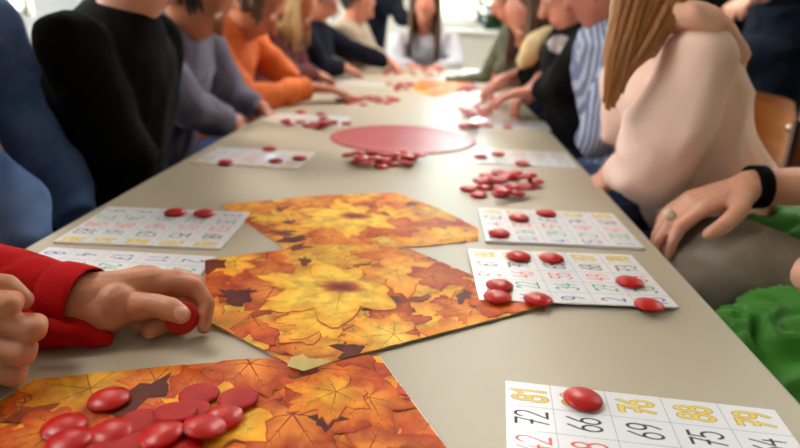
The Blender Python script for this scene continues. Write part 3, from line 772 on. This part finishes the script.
# ------------------------------------------------------------------ other people
M_BLUE = mat('blue_sweatshirt', (50, 72, 112), .9, spec=.2, rgb2=(104, 134, 182), scale=9, bump=.4, bscale=300)
M_BLACK = mat('black_knit', (7, 7, 6), .95, spec=.12, var=.2, scale=50)
M_BLACK2 = mat('black_jacket', (9, 9, 11), .9, spec=.15, var=.2, scale=30)
M_GREY = mat('grey_violet_shirt', (120, 118, 140), .85, rgb2=(98, 96, 118), scale=14)
M_ORANGE = mat('orange_sweater', (238, 128, 56), .85, rgb2=(206, 92, 38), scale=10, bump=.4, bscale=200)
M_WINE = mat('dark_red_cardigan', (96, 30, 34), .85, var=.15, scale=14)
M_NAVY = mat('navy_jacket', (16, 20, 34), .9, spec=.15, var=.2, scale=14)
M_NAVY2 = mat('navy_denim', (10, 18, 34), .9, spec=.15, var=.2, scale=14)
M_LIGHT = mat('pale_grey_sweater', (186, 184, 192), .85, var=.08, scale=14)
M_PINK = mat('pale_pink_hoodie', (246, 208, 192), .9, var=.04, scale=12, bump=.3, bscale=300, sheen=.2)
M_OLIVE = mat('olive_jacket', (84, 84, 62), .85, var=.15, scale=14)
M_CREAM = mat('cream_scarf', (232, 208, 158), .85, var=.08, scale=30)
M_TROU = mat('grey_trousers', (148, 132, 118), .85, rgb2=(128, 113, 100), scale=22, bump=.4, bscale=250)
M_GREEN = mat('green_jacket', (62, 142, 26), .6, rgb2=(48, 118, 22), scale=12)
M_STR = stripe_mat('striped_shirt', (176, 184, 204), (104, 116, 150), 34, 'X')
HB = mat('hair_brown', (84, 54, 34), .5, var=.3, scale=80)
HD = mat('hair_dark', (42, 30, 24), .5, var=.3, scale=80)
HL = mat('hair_blond', (196, 168, 118), .5, var=.2, scale=80)
HG = mat('hair_ginger', (176, 116, 60), .45, rgb2=(146, 88, 42), scale=60, stretch=(4, 4, .3))
HW = mat('hair_grey', (170, 164, 156), .5, var=.15, scale=80)
def E2(root_pts): pass
# blue (left, nearest after the red child)
person('person in a blue sweatshirt at the left edge beside the black sweater', PY(-92, -8, .86), 0, M_BLUE, JEANS, 'light',
       hip=PY(-160, 330, .86), head=PY(-60, -120, .86), arms=((PY(52, 160, .98), PY(78, 225, .92)), (PY(5, 205, .76), PY(25, 262, .72))), hair=HB, fold=(.010, 7), seed=3, tw=.95, hands=(False, False), sleeve=1)
# black sweater
bk = PY(122, 15, 1.12)
person('person in a black sweater sitting at the left side of the table', bk, 0, M_BLACK, M_BLACK2, 'light', hip=PY(92, 262, 1.12), head=PY(136, -50, 1.12), s=.93,
       arms=((PY(150, 120, 1.30), PY(150, 165, 1.20)), (PY(112, 132, 1.0), PY(150, 168, 1.06))), hair=HB, seed=4, tw=.97, fold=(.006, 7), belly=1.05, hands=(False, False))
person('person in a grey-violet shirt leaning forward beside the black sweater', PY(168, 14, 1.52), -5, M_GREY, JEANS, 'tan', hip=PY(140, 190, 1.52), head=PY(192, -8, 1.50),
       arms=((PY(230, 95, 1.75), PY(262, 110, 1.75)), (PY(190, 108, 1.42), PY(230, 124, 1.53))), hair=HD, seed=5, fold=(.010, 9), look=(1, 0, -.8))
person('person in an orange sweater reaching across the cards on the left', PY(222, 16, 1.98), -6, M_ORANGE, JEANS, 'tan', hip=PY(205, 150, 1.98), head=PY(252, 0, 1.96),
       arms=((PY(268, 60, 2.12), PY(296, 84, 2.15)), (PY(244, 103, 1.82), PY(310, 88, 2.02))), hair=HB, seed=6, fold=(.010, 9), look=(1, 0, -.8), tw=.95, handdir=(None, (1, .25, -.05)))
person('person in a dark red cardigan with fair hair beyond the orange sweater', PY(275, 22, 2.45), 0, M_WINE, JEANS, 'tan', hip=PY(262, 130, 2.45), head=PY(291, 8, 2.42), s=.92,
       arms=((None), (PY(288, 76, 2.32), PY(316, 74, 2.45))), hair=HL, hair_style='bob', seed=7, look=(1, 0, -.7))
person('person in a dark navy jacket stretching an arm over the far table', PY(312, 22, 2.9), 0, M_NAVY, M_NAVY2, 'red', hip=PY(298, 115, 2.9), head=PY(318, -6, 2.88),
       arms=((PY(350, 50, 3.1), PY(388, 62, 3.2)), (PY(318, 66, 2.75), PY(345, 68, 2.85))), hair=HD, seed=8)
person('person in a beige top sitting second furthest on the left', PY(352, 22, 3.35), -10, mat('beige_top', (168, 150, 128), .8, var=.1), M_NAVY2, 'red', hip=PY(340, 100, 3.35), head=PY(357, 2, 3.33), s=.95, arms=((None), (PY(362, 50, 3.22), PY(385, 58, 3.3))), hair=HD, seed=9)
def light_collar(root):
    b_ = bmesh.new(); 
person('person standing in dark navy behind the far left seats', PY(372, -28, 4.5), -40, M_NAVY, M_NAVY2, 'light', hip=PY(366, 60, 4.5) , head=PY(374, -62, 4.5), arms=(None, (PY(395, 10, 4.4), PY(412, 22, 4.3))),
       legs=[(PY(371, 60, 4.45), V((PY(371, 60, 4.45).x, 4.45, .5)), V((PY(371, 60, 4.45).x, 4.45, .09))), (PY(361, 60, 4.55), V((PY(361, 60, 4.55).x, 4.55, .5)), V((PY(361, 60, 4.55).x, 4.55, .09)))], hair=HD, seed=10)
person('child in a pale grey sweater with long brown hair at the far table end', PY(425, 34, 3.86), -90, M_LIGHT, JEANS, 'red', s=.9, hip=PY(425, 86, 4.02), head=PY(425, 9, 3.80), look=(0, -1, -.5),
       arms=((PY(456, 66, 3.72), PY(436, 68, 3.55)), (PY(394, 64, 3.72), PY(412, 67, 3.55))), hair=HB, hair_style='long', seed=11, tw=1.1)
# right side
HOOD = PY(716, 42, 1.08)
def pink_hair(root):
    b_ = bmesh.new(); rr = random.Random(5); hd = PY(622, -68, 1.12)
    for i in range(130):
        t = rr.random(); w = rr.random() * .9
        top = hd + V((.02 + .09 * t, rr.uniform(-.06, .0), .0 + .06 * rr.random()))
        e1 = PY(614 + 66 * t + rr.uniform(-3, 3), 5 + 10 * t, .99 + .05 * w); e2 = PY(609 + 42 * t + rr.uniform(-4, 4), 55, .97 + .06 * w); e3 = PY(606 + 18 * t + rr.uniform(-5, 5), 106 - 42 * t * t + rr.uniform(-10, 6), .97 + .05 * w)
        tube(b_, [top, top.lerp(e1, .6) + V((0, -.005, 0)), e1, e2, e3], [.009, .009, .008, .0065, .0025], 6)
    part(root, 'long_hair', b_, HG, True, 'long straight ginger hair hanging over the shoulder')
    h_ = bmesh.new(); c_ = PY(706, 38, 1.04)
    pts = [PY(682, 15, 1.02), PY(692, 14, .99), PY(705, 21, .99), PY(722, 35, 1.02), PY(733, 54, 1.07), PY(730, 66, 1.16)]
    for a_, c2 in zip(pts, pts[1:]):
        for k in range(4):
            p_ = a_.lerp(c2, k / 4); ell(h_, p_, (.024, .030, .020)); ell(h_, p_ + V((-.022, .03, .000)), (.032, .04, .016))
    part(root, 'hood', blobmesh(h_, .007, 3, disp=folds(.007, 15, 3)), mat('hood_pink_lining', (232, 178, 152), .9, var=.08, scale=20), True, 'folded hood of the pink hoodie')
person('child in a pale pink hoodie with long ginger hair on the right side', PY(664, 24, 1.14), 180, M_PINK, M_NAVY2, 'light', s=.86, hip=PY(716, 232, 1.14), head=PY(634, -62, 1.12), look=(-1, 0, -.5),
       arms=((PY(650, 172, 1.02), PY(612, 178, 1.10)), (PY(630, 110, 1.28), PY(612, 150, 1.28))), hair=HG, hair_style='short', seed=12, extra=pink_hair, tw=.95, fold=(.010, 8), belly=1.3, sw=1.4, curl=.5, top_name='hoodie', hands=(True, False))
person('person in a blue and white striped shirt beyond the pink hoodie', PY(612, 20, 1.45), 180, M_STR, JEANS, 'red', s=.85, hip=PY(634, 180, 1.45), head=PY(603, -20, 1.43),
       arms=((PY(600, 132, 1.32), PY(582, 150, 1.36)), (PY(605, 90, 1.6), PY(590, 120, 1.6))), hair=HD, seed=13, hands=(False, False))
def emblem(root):
    b_ = bmesh.new(); ell(b_, PY(562, 44, 1.69), (.035, .03, .022)); ell(b_, PY(568, 52, 1.67), (.03, .03, .018)); b_ = blobmesh(b_, .008, 2, disp=folds(.008, 20, 2)); part(root, 'chest_patch', b_, mat('patch_grey', (150, 132, 132), .7, rgb2=(196, 190, 190), scale=40), True, 'pale grey patch on the black jacket')
person('person in a black jacket with a pale patch beyond the striped shirt', PY(582, 22, 1.78), 180, M_BLACK2, M_NAVY2, 'red', hip=PY(590, 160, 1.78), head=PY(577, -12, 1.75), arms=((PY(566, 82, 1.68), PY(540, 92, 1.80)), (PY(560, 70, 1.98), PY(540, 80, 1.95))),
       hair=HW, seed=14, extra=emblem, handdir=((-1, .1, -.1), None))
def scarf(root):
    b_ = bmesh.new(); chain(b_, [PY(548, 34, 2.0), PY(536, 46, 1.98), PY(526, 60, 2.02)], [.025, .042, .028]); chain(b_, [PY(548, 38, 2.06), PY(534, 56, 2.06)], [.03, .03]); part(root, 'scarf', blobmesh(b_, .01, 3, disp=folds(.01, 14, 2)), M_CREAM, True, 'cream scarf')
person('person with a cream scarf and black sleeves bending over the cards on the right', PY(556, 30, 2.15), 185, M_BLACK, M_NAVY2, 'red', hip=PY(575, 120, 2.15), head=PY(538, 14, 2.10), look=(-1, -.2, -1.0),
       arms=((PY(556, 74, 2.02), PY(522, 72, 2.15)), (PY(545, 66, 2.35), PY(515, 78, 2.35))), hair=HB, hair_style='bob', seed=15, extra=scarf, handdir=((-1, -.1, -.35), (-1, 0, -.3)))
person('person in an olive jacket furthest on the right side', PY(520, 20, 2.75), 185, M_OLIVE, M_NAVY2, 'red', hip=PY(530, 110, 2.75), head=PY(513, -4, 2.7), arms=((PY(516, 62, 2.62), PY(500, 70, 2.8)), (None)), hair=HB, seed=16, s=.95)
# standing people behind on the right
def stand(x, y, **k):
    z = .88
    return [(V((x, y + .08, z)), V((x, y + .09, .48)), V((x, y + .09, .09))), (V((x, y - .08, z)), V((x, y - .09, .48)), V((x, y - .09, .09)))]
sp = PY(776, 60, 2.5)
person('person standing in dark blue jeans behind the pink hoodie at the right edge', V((sp.x, sp.y, 1.44)), 200, M_NAVY2, M_NAVY2, 'light', hip=V((sp.x, sp.y, .93)), legs=stand(sp.x, sp.y), arms=(None, (V((sp.x - .1, sp.y + .25, 1.2)), PY(764, 8, 2.55))), hair=HD, seed=17)
sp = PY(722, 30, 3.4)
person('person standing in black further back on the right', V((sp.x, sp.y, 1.44)), 240, M_BLACK, M_NAVY2, 'light', hip=V((sp.x, sp.y, .93)), legs=stand(sp.x, sp.y), arms=(None, None), hair=HD, seed=18)
sp = PY(655, 30, 3.9)
person('person standing in black jacket behind the ginger hair', V((sp.x, sp.y, 1.44)), 240, M_BLACK2, M_NAVY2, 'light', hip=V((sp.x, sp.y, .93)), legs=stand(sp.x, sp.y), arms=(None, None), hair=HD, seed=19)
# the adult at the right edge with the wristband
wr = PY(748, 187, .90)
def band(root):
    b_ = bmesh.new(); d_ = (PY(872, 186, .92) - wr).normalized(); x_, y_ = frame(d_); m = 30; rings = []
    for (a_, r_) in ((-.011, 1.0), (-.010, 1.12), (.010, 1.12), (.011, 1.0)): rings.append([wr + d_ * (.012 + a_) + (x_ * cos(2 * pi * k / m) + y_ * sin(2 * pi * k / m)) * .0285 * r_ for k in range(m)])
    loft(b_, rings + [rings[0]], cap=False); part(root, 'wristband', b_, M_BLACK2, True, 'black band around the wrist')
    r_ = bmesh.new(); c_ = PY(670, 215, .84); ell(r_, c_, (.009, .009, .009)); part(root, 'ring', r_, mat('ring_pearl', (226, 190, 160), .3), True, 'round pale ring on a finger')
def sharp_hand(root): band(root)
KN = PY(722, 277, .86)
ad = person('adult at the right edge in grey trousers with a black band on the wrist', V((.98, .80, 1.06)), 180, M_GREEN, M_TROU, 'light', s=1.05, hip=V((.96, .82, .57)), head=V((.93, .80, 1.27)),
       arms=((PY(885, 235, .66), PY(755, 312, .68)), (PY(872, 186, .92), wr)), legs=[(V((.95, .72, .56)), V((.52, .66, .50)), V((.48, .66, .09))), (V((.94, .86, .50)), KN, KN + V((-.05, .16, -.36)))],
       sleeve=.35, hair=HB, hair_style='bob', seed=20, extra=band, curl=.34, fine=.003, handdir=(None, (-1.0, -.16, -.34)), fold=(.006, 9), hands=(False, True), legr=1.28)
def jacket(label, shapes, seed):
    b_ = bmesh.new()
    for c_, r_ in shapes: ell(b_, c_, r_)
    for (c_, r_), (c2, r2) in zip(shapes, shapes[1:]):
        for k in (.33, .67): ell(b_, c_.lerp(c2, k), tuple(p_ + (q_ - p_) * k for p_, q_ in zip(r_, r2)))
    o = obj('jacket', blobmesh(b_, .005, 6, disp=folds(.020, 24, seed, (1, 1.3, .6))), M_GREEN); return tag(o, label, 'jacket', 'bright green jackets on the right')
jacket('bright green jacket bundled on the lap at the lower right edge', [(PY(765, 338, .70) + V((.02, 0, -.02)), (.075, .08, .045)), (PY(800, 352, .70), (.09, .09, .07)), (PY(742, 345, .66) + V((.0, 0, -.02)), (.05, .06, .05)), (PY(815, 395, .64), (.10, .09, .08))], 1)
jacket('bright green jacket lying behind the grey-trousered knee', [(PY(772, 222, 1.0), (.07, .05, .02)), (PY(768, 240, .97), (.035, .05, .018)), (PY(800, 236, .96), (.06, .06, .035)), (PY(720, 228, 1.04), (.05, .03, .012))], 2)

# ------------------------------------------------------------------ chairs
WOOD = mat('chair_plywood', (198, 132, 64), .4, rgb2=(176, 108, 48), scale=8, stretch=(1, 1, 6))
TUBE = mat('chair_tube', (70, 72, 76), .35, metal=.8)
def chair(label):
    t = empty('chair', (0, 0, 0), 0, label, 'chair', 'plywood chairs around the table')
    b_ = bmesh.new(); box(b_, (0, 0, .445), (.40, .40, .018), bev=.008); obj('seat', b_, WOOD, t, smooth=False, loc=(0, 0, 0))
    b_ = bmesh.new(); n = 14; fr = []; 
    for z0 in (.66, .685, .81, .845):
        w = .155 if z0 in (.66, .845) else .18
        fr.append([V((-.21 - .035 * cos(pi * (k / n - .5)), -w + 2 * w * k / n, z0)) for k in range(n + 1)])
    V_ = [[b_.verts.new(p) for p in r] for r in fr]
    for a_, c_ in zip(V_, V_[1:]):
        for k in range(n): b_.faces.new((a_[k], a_[k + 1], c_[k + 1], c_[k]))
    bmesh.ops.solidify(b_, geom=b_.faces[:], thickness=.012); bk_ = obj('backrest', b_, WOOD, t, loc=(0, 0, 0))
    for y in (-.13, .13):
        b_ = bmesh.new(); ell(b_, (-.230, y, .775), (.016, .013, .013)); obj('rivet', b_, mat('rivet_steel', (205, 190, 170), .25, metal=.9), bk_, loc=(0, 0, 0))
    for y in (-.185, .185):
        b_ = bmesh.new(); tube(b_, [(-.225, y * .86, .80), (-.225, y * .86, .60), (-.19, y, .43), (-.20, y, .01)], .011); obj('leg', b_, TUBE, t, loc=(0, 0, 0))
        b_ = bmesh.new(); tube(b_, [(-.15, y, .43), (.17, y, .43), (.20, y, .01)], .011); obj('leg', b_, TUBE, t, loc=(0, 0, 0))
    return t
cb0 = PY(752, 140, 1.14)
ch = chair('plywood chair with a rivet in its backrest behind the pink hoodie'); ch.location = (cb0.x - .225, 1.14, 0); ch.rotation_euler = (0, 0, pi); ch.scale = (.93, .93, .93)
for (x, y, rz, who) in ((1.02, .88, pi, 'under the adult in grey trousers at the right edge'), (-.92, .42, 0, 'under the person in the red sweater'), (-.90, .80, 0, 'under the person in the blue sweatshirt'), (-.80, 1.10, 0, 'under the person in the black sweater'),
                   (-.83, 1.52, 0, 'under the grey-violet shirt'), (-.80, 1.98, 0, 'under the orange sweater'), (-.78, 2.45, 0, 'under the dark red cardigan'), (.72, 1.45, pi, 'under the striped shirt'), (.70, 1.80, pi, 'under the black jacket with the patch'), (.70, 2.2, pi, 'under the person with the cream scarf')):
    k = copy_tree(ch); k.scale = (1, 1, 1); k.location = (x, y, 0); k.rotation_euler = (0, 0, rz); k['label'] = 'plywood chair ' + who

# ------------------------------------------------------------------ background things
p = PY(487, 30, 5.2)
cab = empty('cabinet', (p.x, 5.3, 0), 0, 'low off-white cabinet standing beyond the far end of the table', 'cabinet'); 
CABM = mat('cabinet_white', (214, 210, 196), .5, var=.03)
b = bmesh.new(); box(b, (0, 0, .46), (.62, .40, .86)); obj('carcass', b, CABM, cab, smooth=False, loc=(0, 0, 0))
b = bmesh.new(); box(b, (0, 0, .905), (.66, .44, .03)); obj('top', b, CABM, cab, smooth=False, loc=(0, 0, 0))
for k in (-1, 1):
    b = bmesh.new(); box(b, (k * .152, -.208, .46), (.295, .016, .80)); d = obj('door', b, CABM, cab, smooth=False, loc=(0, 0, 0))
    b = bmesh.new(); box(b, (k * .03, -.228, .55), (.012, .02, .10)); obj('handle', b, STEEL, d, smooth=False, loc=(0, 0, 0))
# plant
pp = PY(492, 6, 5.9); PL = empty('potted_plant', (pp.x + .06, 6.0, 0), 0, 'dark green leafy plant in a pot against the far wall', 'plant')
b = bmesh.new(); rings = [[V((r * cos(2 * pi * i / 24), r * sin(2 * pi * i / 24), z)) for i in range(24)] for r, z in ((.12, 0), (.16, .28), (.17, .30), (.15, .30))]; loft(b, rings); obj('pot', b, mat('pot_clay', (130, 96, 76), .7, var=.1), PL, loc=(0, 0, 0))
b = bmesh.new(); rr = random.Random(2)
for i in range(90):
    a_ = rr.uniform(0, 6.28); el = rr.uniform(.3, 1.4); L_ = rr.uniform(.25, .55); base = V((0, 0, .3 + rr.uniform(0, .75))); d = V((cos(a_) * cos(el), sin(a_) * cos(el), sin(el))); side = d.cross(V((0, 0, 1))).normalized() * .05
    pts = [base + d * L_ * t - V((0, 0, .25 * t * t * L_)) for t in (0, .4, .75, 1)]
    q = [b.verts.new(pts[0]), b.verts.new(pts[1] + side), b.verts.new(pts[2] + side * .8), b.verts.new(pts[3]), b.verts.new(pts[2] - side * .8), b.verts.new(pts[1] - side)]; b.faces.new(q)
obj('foliage', b, mat('plant_green', (38, 62, 34), .5, var=.2), PL, smooth=False, loc=(0, 0, 0))
# yellow bench and blue-grey mat on the right
q = PY(800, 118, 3.2); b = bmesh.new(); t = empty('bench', (q.x + .22, 3.3, 0), 0, 'yellowish wooden bench at the far right edge', 'bench')
box(b, (0, 0, .44), (.8, .35, .05), bev=.01); obj('seat', b, mat('bench_yellow', (206, 180, 96), .5, var=.08), t, smooth=False, loc=(0, 0, 0))
for x in (-.34, .34):
    b = bmesh.new(); box(b, (x, 0, .21), (.05, .30, .42)); obj('leg', b, STEEL, t, smooth=False, loc=(0, 0, 0))

# ------------------------------------------------------------------ light, world, camera
w = bpy.data.worlds.new('World'); SC.world = w; w.use_nodes = True; nt = w.node_tree; bg = nt.nodes['Background']
sky = nt.nodes.new('ShaderNodeTexSky'); sky.sky_type = 'NISHITA'; sky.sun_disc = False; sky.sun_elevation = radians(35); sky.sun_rotation = radians(200); sky.air_density = 1.5; sky.dust_density = 3
nt.links.new(sky.outputs['Color'], bg.inputs['Color']); bg.inputs['Strength'].default_value = 2.0
cd = bpy.data.cameras.new('Camera'); cam = bpy.data.objects.new('Camera', cd); COL.objects.link(cam)
cd.sensor_width = 36; cd.lens = FPX / 800 * 36; cd.clip_start = .02
M = Matrix((RT, -DN, -FW)).transposed().to_4x4(); M.translation = CAM; cam.matrix_world = M
cd.dof.use_dof = True; cd.dof.focus_distance = .53
ap = 4.0 / FPX      # aperture diameter (m): blur in pixels = ap * FPX * (1/focus - 1/depth)
cd.dof.aperture_fstop = (cd.lens / 1000) / ap
SC.camera = cam
SC.view_settings.view_transform = 'Standard'; SC.view_settings.look = 'None'; SC.view_settings.gamma = 1; SC.view_settings.use_curve_mapping = False
SC.view_settings.exposure = .72
